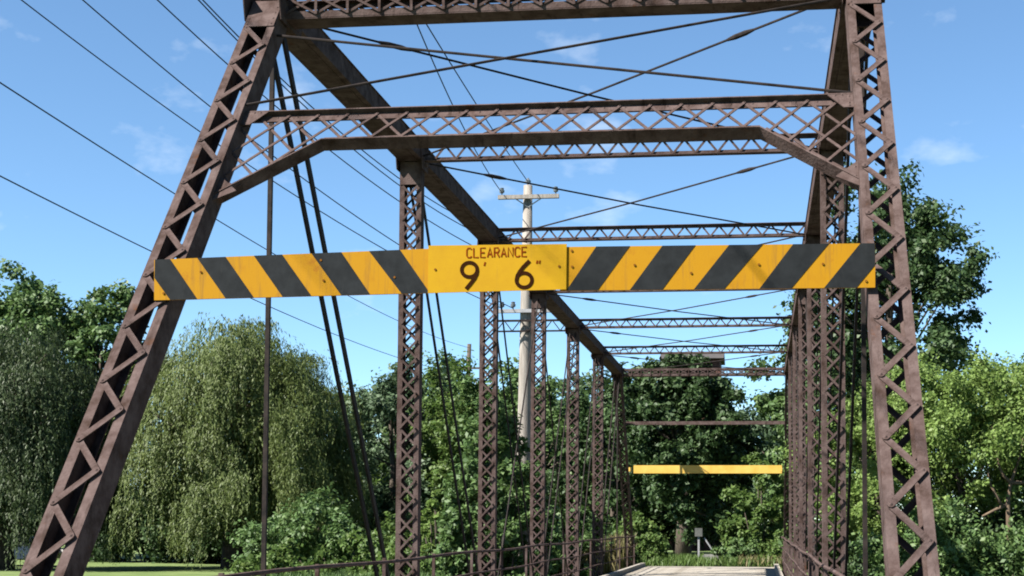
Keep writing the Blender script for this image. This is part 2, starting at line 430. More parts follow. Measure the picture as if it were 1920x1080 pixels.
# top chords
for sx in (-1, 1):
    mb = MB(); y0, y1 = P - .12, (NP - 1) * P + .12; a = Vector((sx * W2, y0, ZU)); b = Vector((sx * W2, y1, ZU))
    for s in (-1, 1): mb.extrude(channel_prof(s, .29, .19, .06, .011), a, b, X, Z)
    mb.box((sx * W2, (y0 + y1) / 2, ZU + .1005), .315, y1 - y0, .011)
    o = mb.build('top_chord', STEEL, bridge)
    b = MB(); b.box((sx * W2, (y0 + y1) / 2, ZU - .094), .164, y1 - y0 - .02, .009); b.build('bottom_plate', STEEL, o)
    # gusset / pin plates at the panel points
    for k in range(1, NP):
        g = MB()
        for s in (-1, 1):
            xx = sx * W2 + s * .155
            pr = [(-.26, -.20), (.26, -.20), (.34, .06), (-.34, .06)] if k in (1, NP - 1) else [(-.14, -.21), (.14, -.21), (.22, .06), (-.22, .06)]
            g.extrude(pr, (xx - .005, k * P, ZU), (xx + .005, k * P, ZU), Yv, Z)
            if k in (1, 2, NP - 1):
                for fx in (-1, 1):
                    for yy in np.linspace(-.2, .2, 6):
                        for zz in (-.16, -.03, .03): rivet(g, Vector((xx + fx * .005, k * P + yy * (1 if k in (1, NP - 1) else .6), ZU + zz)), X * fx, Yv, .012, .008)
        g.tube([(sx * W2 - .19, k * P, ZU - .12), (sx * W2 + .19, k * P, ZU - .12)], .04, 10)
        g.build('pin_plate', STEEL, o)

# vertical posts, X laced
for sx in (-1, 1):
    for k in range(2, NP - 1):
        laced_column('vertical_post', (sx * W2, k * P, ZL), (sx * W2, k * P, ZU - .098), X, Yv, .265, .15, .060, .010, (-1, 1), .20, .098, .025, .007, False, cross=True, start=.45, end=.3)
# hangers, pin to floor beam
for sx in (-1, 1):
    for k in (1, NP - 1):
        mb = MB(); mb.bar((sx * W2, k * P, ZL), (sx * W2, k * P, ZU - .1), Yv, .036, .036)
        mb.build('hanger', ROD, bridge)
# diagonals
def eyebars(sx, ka, kb, sep, w, t, name):
    for s in (-1, 1):
        a = Vector((sx * W2 + s * sep, ka * P, ZU - .12)); b = Vector((sx * W2 + s * sep, kb * P, ZL))
        mb = MB(); mb.bar(a, b, X, w, t)
        for e in (a, b): mb.tube([e - X * t * .6, e + X * t * .6], w * 1.1, 10)
        mb.build(name, ROD, bridge)
for sx in (-1, 1):
    for ka, kb, w, t in ((1, 2, .075, .024), (2, 3, .06, .02), (3, 4, .05, .018)):
        eyebars(sx, ka, kb, .062, w, t, 'eyebar'); eyebars(sx, NP - ka, NP - kb, .062, w, t, 'eyebar')
    for ka, kb in ((4, 3), (4, 5)):
        mb = MB(); a = Vector((sx * W2, ka * P, ZU - .12)); b = Vector((sx * W2, kb * P, ZL)); mb.tube([a, b], .014, 6)
        m_ = a.lerp(b, .72); d_ = (b - a).normalized(); mb.tube([m_ - d_ * .14, m_, m_ + d_ * .14], [.016, .03, .016], 6)
        mb.build('counter_rod', ROD, bridge)
# lower chord eyebars
for sx in (-1, 1):
    for s in (-1, 1):
        for k in range(NP):
            mb = MB(); mb.bar((sx * W2 + s * (.09 + .02 * (k % 2)), k * P, ZL), (sx * W2 + s * (.09 + .02 * (k % 2)), (k + 1) * P, ZL), X, .08, .018)
            mb.build('lower_chord_bar', STEEL, bridge)

# sway struts across the top chords
for k in range(2, NP - 1):
    mb = MB(); xe = W2 - .147; z1, z0 = 5.985, 5.775; y = k * P
    for zz, sz in ((z1, -1), (z0, 1)):
        mb.extrude([(-.055, 0), (.055, 0), (.055, sz * .008), (.005, sz * .008), (.005, sz * .05), (-.005, sz * .05), (-.005, sz * .008), (-.055, sz * .008)], (-xe, y, zz), (xe, y, zz), Yv, Z)
    o = mb.build('sway_strut', STEEL, bridge)
    lb = MB(); n = 36; st = 2 * xe / n
    for i in range(n):
        za, zb = (z1 - .025, z0 + .025) if i % 2 == 0 else (z0 + .025, z1 - .025)
        yo = y - .0085 - .007 * (i % 2)
        a = (-xe + i * st, yo, za); b = (-xe + (i + 1) * st, yo, zb)
        if k == 2 and NBAR[0] < BARLIM: bar_obj(a, b, -Yv, .026, .006, o)
        else: lb.bar(a, b, -Yv, .026, .006)
    if lb.v: tag(lb.build('lacing', STEEL, o), kind='stuff')
# top lateral rods with turnbuckles
for k in range(1, NP - 1):
    for s in (-1, 1):
        a = Vector((s * (W2 - .16), k * P + .1, ZU - .07 + .02 * s)); b = Vector((-s * (W2 - .16), (k + 1) * P - .1, ZU - .07 + .02 * s))
        mb = MB(); mid = a.lerp(b, .5) - Z * .02; mb.tube([a, mid, b], .0115, 6)
        d_ = (mid - a).normalized(); m_ = a.lerp(mid, .30 if s < 0 else .36)
        mb.tube([m_ - d_ * .17, m_ - d_ * .07, m_ + d_ * .07, m_ + d_ * .17], [.013, .024, .024, .013], 8)
        mb.build('lateral_rod', ROD, bridge)
# crossed portal rods between hip strut and portal frame
for s in (-1, 1):
    a = ep(s * (W2 - .14), EP_L - .46 + (.16 if s > 0 else 0), .05 + .03 * s); b = ep(-s * (W2 - .14), 6.63, .05 + .03 * s)
    mb = MB(); mb.tube([a, b], .011, 6); mb.build('portal_rod', ROD, bridge)
# bottom: floor beams, stringers
for k in range(NP + 1):
    mb = MB(); y = k * P; z1 = DECK - .26
    mb.box((0, y, z1 - .005), 2 * W2 + .2, .2, .014); mb.box((0, y, z1 - .19), 2 * W2 + .2, .012, .352); mb.box((0, y, z1 - .375), 2 * W2 + .2, .2, .014)
    mb.build('floor_beam', STEEL, bridge)
for x in (-1.9, -.95, 0, .95, 1.9):
    mb = MB(); y0, y1 = 0, NP * P; ym = (y0 + y1) / 2; z0 = DECK - .25
    mb.box((x, ym, z0 + .01), .12, y1 - y0, .014); mb.box((x, ym, z0 + .085), .012, y1 - y0, .134); mb.box((x, ym, z0 + .16), .12, y1 - y0, .014)
    mb.build('stringer', STEEL, bridge)
# deck boards
deck = MB(); 
for s in (-1, 1): deck.box((s * 2.12, NP * P / 2, DECK + .055), .14, NP * P, .10)
deck = deck.build('deck', PLANK, bridge); deck['label'] = 'sun bleached board deck with timber kerbs'
pm = MB(); pm.box((0, 0, 0), 4.36, .193, .07); pm = pm.mesh('plank'); pm.materials.append(PLANK)
for i in range(200):
    o = bpy.data.objects.new('plank', pm); COL.objects.link(o); o.parent = deck
    o.location = (rng.uniform(-.02, .02), .1 + i * .1997, DECK - .036 + rng.uniform(-.004, .003)); o.rotation_euler = (0, 0, rng.uniform(-.002, .002))
# pipe railings
for s in (-1, 1):
    rail = MB()
    for z, r in ((DECK + .97, .019), (DECK + .67, .015), (DECK + .36, .015)):
        pts = [(s * (W2 - .21), y + 0.0, z + .012 * math.sin(y * .9 + z * 3)) for y in np.linspace(1.2, NP * P - 1.2, 33)]
        rail.tube(pts, r, 6)
    r_ = rail.build('railing', STEEL, bridge)
    for y in np.linspace(1.25, NP * P - 1.25, 17):
        b = MB(); b.box((s * (W2 - .17), y, DECK + .40), .035, .035, 1.2); b.build('railing_post', STEEL, r_)
# abutments
for y, lab in ((-.55, 'concrete abutment under the near end of the bridge'), (NP * P + .55, 'concrete abutment under the far end of the bridge')):
    b = MB(); b.box((0, y, -2.4), 6.2, 1.0, 4.0); b.box((0, y, -.28), 4.4, 1.0, .22)
    for s in (-1, 1): b.box((s * 3.6, y + (-.9 if y < 0 else .9), -2.2), .5, 2.8, 3.6)
    tag(b.build('bridge_abutment', CONC), lab, 'abutment')

# ------------------------------------------------------------------ clearance sign on the near end posts
SY = 2.57
def sg(u, v): p = at(u, v, SY); return p.x, p.z
sign = empty('clearance_sign', (0, SY, 3.0), 'long yellow and black striped clearance sign bolted across the near end posts', 'sign')
def poly(name, pts, y, th, m, parent):
    n = len(pts); vs = [(x, y - SY, z - 3.0) for x, z in pts] + [(x, y + th - SY, z - 3.0) for x, z in pts]
    area = sum(pts[i][0] * pts[(i + 1) % n][1] - pts[(i + 1) % n][0] * pts[i][1] for i in range(n))
    fs = [tuple(range(n)), tuple(range(2 * n - 1, n - 1, -1))] + [((i + 1) % n, i, n + i, n + (i + 1) % n) for i in range(n)]
    if area < 0: fs = [tuple(reversed(f)) for f in fs]
    b = MB(); b.add(vs, fs); return b.build(name, m, parent)
def lerp(a, b, t): return a + (b - a) * t
def edge_line(x, p, q): return p[1] + (q[1] - p[1]) * (x - p[0]) / (q[0] - p[0])
def board(name, lab, c, tops, bots, first_black):
    tl, tr, br, bl = [sg(*q) for q in c]
    o = poly(name, [bl, br, tr, tl], SY, .02, YELLOW, sign); o['label'] = lab
    ts = [sg(u, c[0][1] + (c[1][1] - c[0][1]) * (u - c[0][0]) / (c[1][0] - c[0][0]))[0] for u in tops]
    bs = [sg(u, c[3][1] + (c[2][1] - c[3][1]) * (u - c[3][0]) / (c[2][0] - c[3][0]))[0] for u in bots]
    x0, x1 = max(tl[0], bl[0]), min(tr[0], br[0])
    for i in range(len(ts) - 1):
        if (i % 2 == 0) != first_black: continue
        quad = [(bs[i], edge_line(bs[i], bl, br)), (bs[i + 1], edge_line(bs[i + 1], bl, br)), (ts[i + 1], edge_line(ts[i + 1], tl, tr)), (ts[i], edge_line(ts[i], tl, tr))]
        def clip(pg, xc, keep):
            outp = []
            for k in range(len(pg)):
                a, b = pg[k], pg[(k + 1) % len(pg)]
                ia, ib = keep(a[0]), keep(b[0])
                if ia: outp.append(a)
                if ia != ib:
                    t = (xc - a[0]) / (b[0] - a[0]); outp.append((xc, lerp(a[1], b[1], t)))
            return outp
        quad = clip(quad, x0, lambda x: x >= x0 - 1e-9); quad = clip(quad, x1, lambda x: x <= x1 + 1e-9)
        if len(quad) > 2: poly('stripe', quad, SY - .0025, .0022, BLACK, o)
    return o, (tl, tr, br, bl)
lb_, lc = board('striped_board', 'left board with black stripes falling to the right', [(289, 487), (812, 466), (812, 549), (289, 563)],
      [266, 319, 370, 423, 476, 529, 584, 640, 692, 750, 804], [319, 370, 423, 476, 530, 584, 640, 694, 753, 806, 860], True)
rb_, rc = board('striped_board', 'right board with black stripes rising to the right', [(1050, 463), (1641, 456), (1641, 539), (1050, 545)],
      [1056, 1118, 1181, 1242, 1304, 1367, 1430, 1487, 1554, 1613, 1675, 1738], [1000, 1062, 1121, 1181, 1242, 1301, 1358, 1424, 1484, 1545, 1606, 1668], False)
tl, tr, br, bl = [sg(*q) for q in ((804, 461), (1063, 458), (1062, 543), (803, 550))]
plate = poly('plate', [bl, br, tr, tl], SY - .012, .0095, YPLATE, sign); plate['label'] = 'plain yellow centre plate with the height lettering'
PY = SY - .0145
def stroke(name, uv, wpx, m, parent, closed=False, lift=0.0):
    """flat lettering stroke along a path given on the plate"""
    pts = [Vector(sg(*q)) for q in uv]; n = len(pts); w = wpx * 9.36 / FPX / 2
    b = MB(); L = []
    for i in range(n):
        if closed: d = pts[(i + 1) % n] - pts[i - 1]
        else: d = pts[min(i + 1, n - 1)] - pts[max(i - 1, 0)]
        d.normalize(); nr = Vector((-d.y, d.x)); L.append((pts[i] + nr * w, pts[i] - nr * w))
    for a, c in L:
        for p_, yy in ((a, PY - lift), (c, PY - lift), (a, PY + .0022), (c, PY + .0022)): b.v.append((p_.x, yy - SY, p_.y - 3.0))
    m_ = n if closed else n - 1
    for i in range(m_):
        j = (i + 1) % n; A = 4 * i; B = 4 * j
        b.f += [(A, A + 1, B + 1, B), (A, B, B + 2, A + 2), (A + 1, A + 3, B + 3, B + 1), (A + 2, B + 2, B + 3, A + 3)]
    if not closed: b.f += [(0, 2, 3, 1), (4 * n - 4, 4 * n - 3, 4 * n - 1, 4 * n - 2)]
    return b.build(name, m, parent)
def ring(cx, cy, rx, ry, a0=0, a1=360, n=26):
    return [(cx + rx * math.cos(math.radians(a0 + (a1 - a0) * i / n)), cy - ry * math.sin(math.radians(a0 + (a1 - a0) * i / n))) for i in range(n + 1)]
# 9' 6"
stroke('digit', ring(881, 506.5, 14.5, 13.5)[:-1], 7.2, BROWNINK, plate, True)
stroke('digit', [(895.6, 507), (894.5, 514), (891, 521.5), (884, 531), (874.5, 542.5)], 7.2, BROWNINK, plate, lift=.0012)
stroke('digit', ring(983.5, 526, 14.5, 13.5)[:-1], 7.2, BROWNINK, plate, True)
stroke('digit', [(969, 526), (970.5, 518), (975, 510), (982, 501), (993.5, 489.5)], 7.2, BROWNINK, plate, lift=.0012)
stroke('prime_mark', [(910.5, 492), (908.5, 499)], 3.0, REDINK, plate)
stroke('prime_mark', [(1008, 489), (1007, 495)], 3.0, REDINK, plate); stroke('prime_mark', [(1013, 489), (1012, 495)], 3.0, REDINK, plate)
GL = {'C': [[(1, .15), (.75, 0), (.25, 0), (0, .2), (0, .8), (.25, 1), (.75, 1), (1, .85)]], 'L': [[(0, 0), (0, 1), (1, 1)]],
      'E': [[(1, 0), (0, 0), (0, 1), (1, 1)], [(0, .5), (.8, .5)]], 'A': [[(0, 1), (.5, 0), (1, 1)], [(.2, .66), (.8, .66)]],
      'R': [[(0, 1), (0, 0), (.75, 0), (1, .25), (.75, .5), (0, .5)], [(.5, .5), (1, 1)]], 'N': [[(0, 1), (0, 0), (1, 1), (1, 0)]]}
for i, ch in enumerate('CLEARANCE'):
    x0 = 876 + i * 12.9; y0 = 466.2 - i * .25
    for k, st in enumerate(GL[ch]): stroke('letter', [(x0 + 9.0 * x_, y0 + 17.5 * y_) for x_, y_ in st], 2.6, REDINK, plate, lift=.0008 * k)
for u, v in ((817, 506), (1049, 500)):
    x_, z_ = sg(u, v); b = MB(); b.tube([(x_, -.0165, z_ - 3), (x_, -.006, z_ - 3)], .008, 8); b.build('bolt', BOLT, plate)
for par, lst in ((lb_, ((307, 550), (377, 510), (607, 526), (602, 488), (740, 520))), (rb_, ((1190, 497), (1296, 512), (1423, 496), (1543, 495), (1072, 470), (1073, 500), (1624, 527)))):
    for u, v in lst:
        x_, z_ = sg(u, v); b = MB(); b.tube([(x_, -.006, z_ - 3), (x_, .004, z_ - 3)], .008, 8); b.build('bolt', BOLT, par)
# mounting brackets behind the boards, reaching the sloping posts
for x_ in (-W2 + .09, W2 - .13):
    b = MB(); b.box((x_, .06, .14), .05, .075, .2); b.build('bracket', STEEL, sign)

# far sign: plain yellow beam seen from behind
fs = MB(); pa = at(1188, 880, 36.3); pb = at(1466, 880, 36.3)
fs.box(((pa.x + pb.x) / 2, 36.3, pa.z), pb.x - pa.x, .03, .24)
for sx in (-1, 1): fs.box((sx * 2.24, 36.56, pa.z), .05, .56, .12)
tag(fs.build('height_barrier', FARYEL), 'plain pale yellow height beam across the far end of the bridge', 'sign')

# ------------------------------------------------------------------ utility poles and wires
PYY = 30.0
p_top = at(990, 348, PYY); p_low = at(983, 825, PYY)
dz = (p_top.z - p_low.z); g0 = float(gz(p_low.x, PYY)) - .3
base = p_low + (p_low - p_top) * ((p_low.z - g0) / dz)
def W_(p, root): return Vector(p) - Vector(root.location)
pole = empty('utility_pole', base, 'weathered grey wooden utility pole with crossarms beside the far bank', 'utility pole')
b = MB(); b.tube([W_(base, pole), W_(p_low, pole), W_(p_low.lerp(p_top, .5), pole), W_(p_top, pole)], [.20, .185, .155, .115], 14); b.build('shaft', WOODPOLE, pole, True)
def crossarm(u0, u1, v, h, m, ins):
    a = at(u0, v, PYY - .2); c = at(u1, v, PYY - .2); z = (a.z + c.z) / 2
    b = MB(); b.box(W_(((a.x + c.x) / 2, PYY - .2, z), pole), c.x - a.x, .10, h); o = b.build('crossarm', m, pole)
    for u in ins:
        p = at(u, v, PYY - .2); p.z = z; q = W_(p, pole); b = MB()
        b.tube([q + Z * h * .5, q + Z * (h * .5 + .05), q + Z * (h * .5 + .07), q + Z * (h * .5 + .13), q + Z * (h * .5 + .14), q + Z * (h * .5 + .19), q + Z * (h * .5 + .20)], [.015, .018, .06, .07, .045, .055, .02], 10)
        b.build('insulator', INSUL, o)
crossarm(934, 1048, 369, .10, WOODPOLE, (941, 1042))
crossarm(934, 1040, 583, .09, GALV, (941, 962, 1030))
q = W_(p_top, pole); b = MB(); b.tube([q, q + Z * .04, q + Z * .06, q + Z * .13, q + Z * .15, q + Z * .2], [.02, .02, .07, .075, .05, .02], 10); b.build('insulator', INSUL, pole)
for s in (-1, 1):
    p0 = at(990, 388, PYY - .13); p1 = at(990 + s * 26, 371, PYY - .22); b = MB(); b.bar(W_(p0, pole), W_(p1, pole), Yv, .03, .012); b.build('brace', GALV, pole)
# latticed steel arm below
a = at(931, 601, PYY - .26); c = at(1066, 601, PYY - .26); hgt = 20 * 37 / FPX
b = MB(); zt = (a.z + c.z) / 2
b.box(W_(((a.x + c.x) / 2, a.y, zt), pole), c.x - a.x, .06, .05); b.box(W_(((a.x + c.x) / 2, a.y, zt - hgt), pole), c.x - a.x, .05, .04)
n = 9
for i in range(n):
    xa = a.x + (c.x - a.x) * i / n; xb = a.x + (c.x - a.x) * (i + 1) / n
    z_a, z_b = (zt, zt - hgt) if i % 2 else (zt - hgt, zt)
    b.bar(W_((xa, a.y - .035, z_a), pole), W_((xb, a.y - .035, z_b), pole), Yv, .025, .012)
b.build('lattice_arm', ROD, pole)

p2t = at(880, 645, 85); p2b = Vector((p2t.x - .3, 85, float(gz(p2t.x, 85)) - .3))
pole2 = empty('utility_pole', p2b, 'thin dark distant utility pole rising above the green trees', 'utility pole')
b = MB(); b.tube([(0, 0, 0), (p2t - p2b) * .5, p2t - p2b], [.20, .16, .13], 10); b.build('shaft', BARK, pole2, True)
b = MB(); b.box((p2t - p2b) - Z * 1.6 - Yv * .27, 2.0, .12, .12); b.build('crossarm', BARK, pole2)

WIRES = [  # image start, middle, end with the distances at which start and end hang
    ((0, 155), (300, 370), (880, 652), 16, 85), ((0, 330), (270, 468), (876, 702), 18, 85),
    ((40, 0), (365, 240), (941, 578), 14, PYY), ((155, 0), (592, 352), (962, 578), 13, PYY),
    ((295, 0), (612, 277), (985, 505), 13, PYY), ((372, 0), (645, 275), (985, 470), 13, PYY), ((380, 0), (672, 277), (988, 455), 13, PYY),
    ((763, 0), (852, 204), (941, 361), 14, PYY), ((772, 0), (880, 175), (990, 341), 14, PYY)]
wl = ['overhead wire nearest the ground, crossing left of the willow top', 'lowest overhead wire crossing just above the willow',
      'wire to the left tip of the lower crossarm', 'wire to the second pin of the lower crossarm', 'wire to the pole shaft from the upper left, lower of three',
      'wire to the pole shaft from the upper left, middle of three', 'wire to the pole shaft from the upper left, upper of three',
      'thin steep wire to the left end of the top crossarm', 'thin steep wire to the very top of the pole']
wl[0] = 'upper of the two overhead wires that enter at the left edge of the picture'
wl[1] = 'lowest overhead wire, passing just above the top of the light willow'
for (s, m_, e, ya, yb), lab in zip(WIRES, wl):
    A = at(*s, ya); B = at(*e, yb - .2)
    # the point of the chord's vertical plane seen at the middle pixel
    d = FWD + RGT * ((m_[0] - PCX) / FPX) + UPV * ((PCY - m_[1]) / FPX)
    hx, hy = B.x - A.x, B.y - A.y
    nn = Vector((hy, -hx, 0)); t = (A - CAM).dot(nn) / d.dot(nn); Mi = CAM + d * t
    tm = ((Mi.x - A.x) * hx + (Mi.y - A.y) * hy) / (hx * hx + hy * hy); tm = min(.85, max(.12, tm))
    sag = (Mi.z - (A.z + (B.z - A.z) * tm)) / (tm * (1 - tm)); sag = max(-2.5, min(-.05, sag))
    pts = []
    for i in range(60):
        q_ = -1.3 + 2.3 * i / 59
        pts.append(Vector((A.x + hx * q_, A.y + hy * q_, A.z + (B.z - A.z) * q_ + sag * q_ * (1 - q_))) - A)
    b = MB(); b.tube(pts, .011 if yb < 40 else .014, 5)
    o = b.build('overhead_wire', WIRE); o.location = A
    tag(o, lab, 'wire', 'overhead wires')

# ------------------------------------------------------------------ vegetation
def leaf_mesh(name, C, N, T, L, Wd, m, parent, kind='stuff'):
    """rhombic leaves: centre C, normal N, long axis T"""
    n = len(C)
    N = N / (np.linalg.norm(N, axis=1, keepdims=True) + 1e-9)
    T = T - N * (T * N).sum(1, keepdims=True); T = T / (np.linalg.norm(T, axis=1, keepdims=True) + 1e-9)
    B = np.cross(N, T); L = np.broadcast_to(L, n)[:, None]; Wd = np.broadcast_to(Wd, n)[:, None]
    v = np.stack([C - T * L * .5, C + B * Wd * .5 + N * L * .06, C + T * L * .5, C - B * Wd * .5 + N * L * .06], 1).reshape(-1, 3).astype(np.float32)
    me = bpy.data.meshes.new(name)
    me.vertices.add(4 * n); me.loops.add(4 * n); me.polygons.add(n)
    me.vertices.foreach_set('co', v.ravel()); me.loops.foreach_set('vertex_index', np.arange(4 * n, dtype=np.int32))
    me.polygons.foreach_set('loop_start', np.arange(0, 4 * n, 4, dtype=np.int32)); me.polygons.foreach_set('loop_total', np.full(n, 4, dtype=np.int32))
    me.update(); me.validate()
    o = link(name, me, m, parent)
    if kind: o['kind'] = kind
    return o
def sph(n): 
    d = rng.normal(size=(n, 3)); return d / np.linalg.norm(d, axis=1, keepdims=True)
def clump_leaves(cc, rc, per, size, up=.45, rnd=.7, squash=.7, twigs=5):
    """leaves along short twigs that radiate through many clumps; cc (k,3), rc (k,)"""
    per = int(per * .70); size = size * 1.10
    k = len(cc); nt_ = k * twigs
    td = sph(nt_); tl = np.repeat(rc, twigs) * rng.uniform(.55, 1.45, nt_)
    n = k * per; ti = rng.integers(0, nt_, n)
    f = rng.uniform(.08, 1, n) ** .75
    C = cc[ti // twigs] + td[ti] * (tl[ti] * f)[:, None] * np.array([1, 1, squash])
    C = C + rng.normal(size=(n, 3)) * (rc[ti // twigs] * .24)[:, None]
    N = td[ti] * .55 + np.array([0, 0, up]) + sph(n) * rnd
    T = sph(n) + td[ti] * .5 + np.array([0, 0, -.35])
    L = size * rng.uniform(.6, 1.35, n)
    return C, N, T, L
def limbs(mb, base_r, h, targets, lean=(0, 0), fork=.35):
    top = Vector((lean[0], lean[1], h))
    trunk = [Vector((0, 0, -.3)), Vector((lean[0] * .1, lean[1] * .1, h * .2)), Vector((lean[0] * .35 + .12, lean[1] * .35, h * .5)), Vector((lean[0] * .7 - .1, lean[1] * .7 + .1, h * .78)), top]
    mb.tube(trunk, [base_r * 1.35, base_r, base_r * .75, base_r * .45, base_r * .15], 9)
    for t in targets:
        t = Vector(t); f = min(.92, max(fork, t.z / h * .72))
        k = f * 4; i = int(k); s = trunk[i].lerp(trunk[min(i + 1, 4)], k - i)
        m1 = s.lerp(t, .45) + Vector((0, 0, -.05 * h * random.random())) + Vector((random.uniform(-.2, .2), random.uniform(-.2, .2), 0))
        r0 = base_r * .42 * (1 - f * .5); mb.tube([s, m1, t], [r0, r0 * .6, r0 * .18], 6)
def tree(label, base, h, r, lo, ncl, per, leaf, lm, base_r=.22, group=None, rcl=(.16, .30), elong=(1, 1), top_bias=0.0, holes=.0, name='broadleaf_tree', lean=(0, 0), shape=1.0, up=.45, cap=99):
    root = empty(name, base, label, 'tree', group)
    d = sph(ncl); rad = rng.uniform(.35, 1, ncl) ** .55
    lob = 1 + .16 * np.sin(d[:, 0] * 5 + d[:, 2] * 4 + base[0]) + .14 * np.sin(d[:, 1] * 6 - d[:, 2] * 5 + base[1])
    cc = d * (rad * lob)[:, None]
    zc = (h + lo) / 2; sz = (h - lo) / 2 * .9
    wz = np.clip(1 - np.maximum(cc[:, 2], 0) * (1 - shape), .2, 2)
    cc = np.stack([cc[:, 0] * r * elong[0] * wz, cc[:, 1] * r * elong[1] * wz, zc + cc[:, 2] * sz], 1)
    cc[:, 0] += lean[0] * (cc[:, 2] / h); cc[:, 1] += lean[1] * (cc[:, 2] / h)
    cc[:, 2] = np.clip(cc[:, 2], .25, cap - rng.uniform(0, .6, ncl))
    rc = rng.uniform(*rcl, ncl) * r
    mb = MB(); sel = rng.choice(ncl, min(ncl, 16), replace=False)
    limbs(mb, base_r, min(h * .86, cap * .88), [tuple(cc[i]) for i in sel], lean)
    mb.build('trunk', BARK, root, True)
    C, N, T, L = clump_leaves(cc, rc, per, leaf, up)
    leaf_mesh('crown', C, N, T, L, L * .62, lm, root)
    return root
def willow(label, base, h, r, nb, lm, name='weeping_willow', low=.015):
    root = empty(name, base, label, 'tree', 'weeping willows on the lawn')
    mb = MB(); Cs, Ns, Ts, Ls = [], [], [], []
    tips = []
    # big drooping masses (limb ends), each carrying many hanging tufts
    nm = max(12, nb // 14); masses = []
    for i in range(nm):
        ph = 2 * math.pi * (i + rng.uniform(-.3, .3)) / nm * 5; rho = math.sqrt((i + .5) / nm)
        masses.append((ph, rho))
    for i in range(nb):
        ph0, rho0 = masses[int(rng.integers(0, nm))]
        lev = rng.uniform(0, 1)
        rho = min(1.0, max(.04, rho0 + rng.normal() * .10)); ph = ph0 + rng.normal() * .12 / max(rho, .25)
        dome = h * (1 - .38 * rho ** 2.3)
        z0 = dome * (1.0 - .72 * lev ** 1.3) * rng.uniform(.97, 1.02)
        rr = r * (rho * .80 + .16 * lev) 
        o = np.array([math.cos(ph), math.sin(ph), 0]); s = o * rr; s[2] = z0
        if lev < .35: tips.append(tuple(s - np.array([0, 0, .3])))
        ends = max(z0 - rng.uniform(1.0, 2.8), h * low)
        ns = int(rng.integers(16, 30)); wid = rng.uniform(.22, .42)
        for j in range(ns):
            oo = rng.normal(size=3) * np.array([wid, wid, wid * .6]); st = s + oo
            out = o * rng.uniform(.1, .6) + rng.normal(size=3) * np.array([.14, .14, 0])
            Lh = max((st[2] - ends) * rng.uniform(.45, 1.05), .5)
            k = max(6, int(Lh / .085)); t = np.linspace(0, 1, k)
            pth = st + np.outer(1 - np.exp(-3.0 * t * Lh / 2.0), out) + np.outer(.25 * np.sin(np.minimum(t * Lh / .7, 1) * math.pi) - t * Lh, [0, 0, 1])
            pth[:, :2] += .04 * rng.normal(size=(k, 2))
            Cs.append(pth); Ns.append(o * .7 + rng.normal(size=(k, 3)) * .42 + np.array([0, 0, .42])); Ts.append(np.tile([0, 0, -1.0], (k, 1)) + rng.normal(size=(k, 3)) * .28)
            Ls.append(rng.uniform(.12, .24, k))
    # inner foliage on the limbs
    ni = 26000; d = sph(ni); rad = rng.uniform(0, 1, ni) ** .4
    inn = np.stack([d[:, 0] * rad * r * .72, d[:, 1] * rad * r * .72, h * .50 + d[:, 2] * rad * h * .42], 1)
    Cs.append(inn); Ns.append(sph(ni) + np.array([0, 0, .3])); Ts.append(sph(ni) * .6 + np.array([0, 0, -1.0])); Ls.append(rng.uniform(.2, .34, ni))
    limbs(mb, .42, h * .8, [tips[i] for i in rng.choice(len(tips), min(26, len(tips)), replace=False)], fork=.25)
    mb.build('trunk', BARK, root, True)
    C = np.concatenate(Cs); keep = C[:, 2] > .10
    leaf_mesh('crown', C[keep], np.concatenate(Ns)[keep], np.concatenate(Ts)[keep], np.concatenate(Ls)[keep], np.concatenate(Ls)[keep] * .28, lm, root)
    return root
def bush(label, base, rx, ry, h, ncl, per, leaf, lm, name='shrub', group=None, cat='shrub'):
    root = empty(name, base, label, cat, group)
    a = rng.uniform(0, 2 * math.pi, ncl); q = np.sqrt(rng.uniform(0, 1, ncl))
    cc = np.stack([np.cos(a) * q * rx, np.sin(a) * q * ry, h * (.12 + .8 * rng.uniform(0, 1, ncl) * (1 - .55 * q ** 2))], 1)
    rc = rng.uniform(.16, .30, ncl) * min(rx, h)
    mb = MB()
    for i in range(min(12, ncl)):
        c = Vector(cc[i]); f = Vector((c.x * .35, c.y * .35, -.2)); mb.tube([f, f.lerp(c, .55) + Vector((.06, -.05, .1)), c], [.035, .025, .01], 5)
    mb.build('stem', BARK, root, True)
    C, N, T, L = clump_leaves(cc, rc, per, leaf)
    C[:, 2] = np.maximum(C[:, 2], .03)
    leaf_mesh('foliage', C, N, T, L, L * .6, lm, root)
    return root
def gp(x, y): return (x, y, float(gz(x, y)))

# willows
willow('large light green weeping willow on the lawn left of the bridge', gp(-21.8, 56), 11.2, 6.4, 440, L_WILLOW)
willow('dark weeping willow at the left edge of the picture', gp(-30.5, 52), 10.8, 5.2, 300, L_DWILLOW)
# tall open tree behind the left willow
tree('tall open leafy tree above the dark willow at the left edge', gp(-38.0, 68), 16.4, 4.6, 4.5, 130, 320, .26, L_MID, .3, rcl=(.14, .26))
tree('leafy tree crown just left of the sloping left end post', gp(-33.4, 67), 14.9, 2.9, 6.0, 75, 320, .26, L_MID, .24, rcl=(.18, .32))
tree('dark tree mass low at the far left behind the parked car', gp(-42, 74), 11, 6, .3, 90, 330, .30, L_DARK, .3)
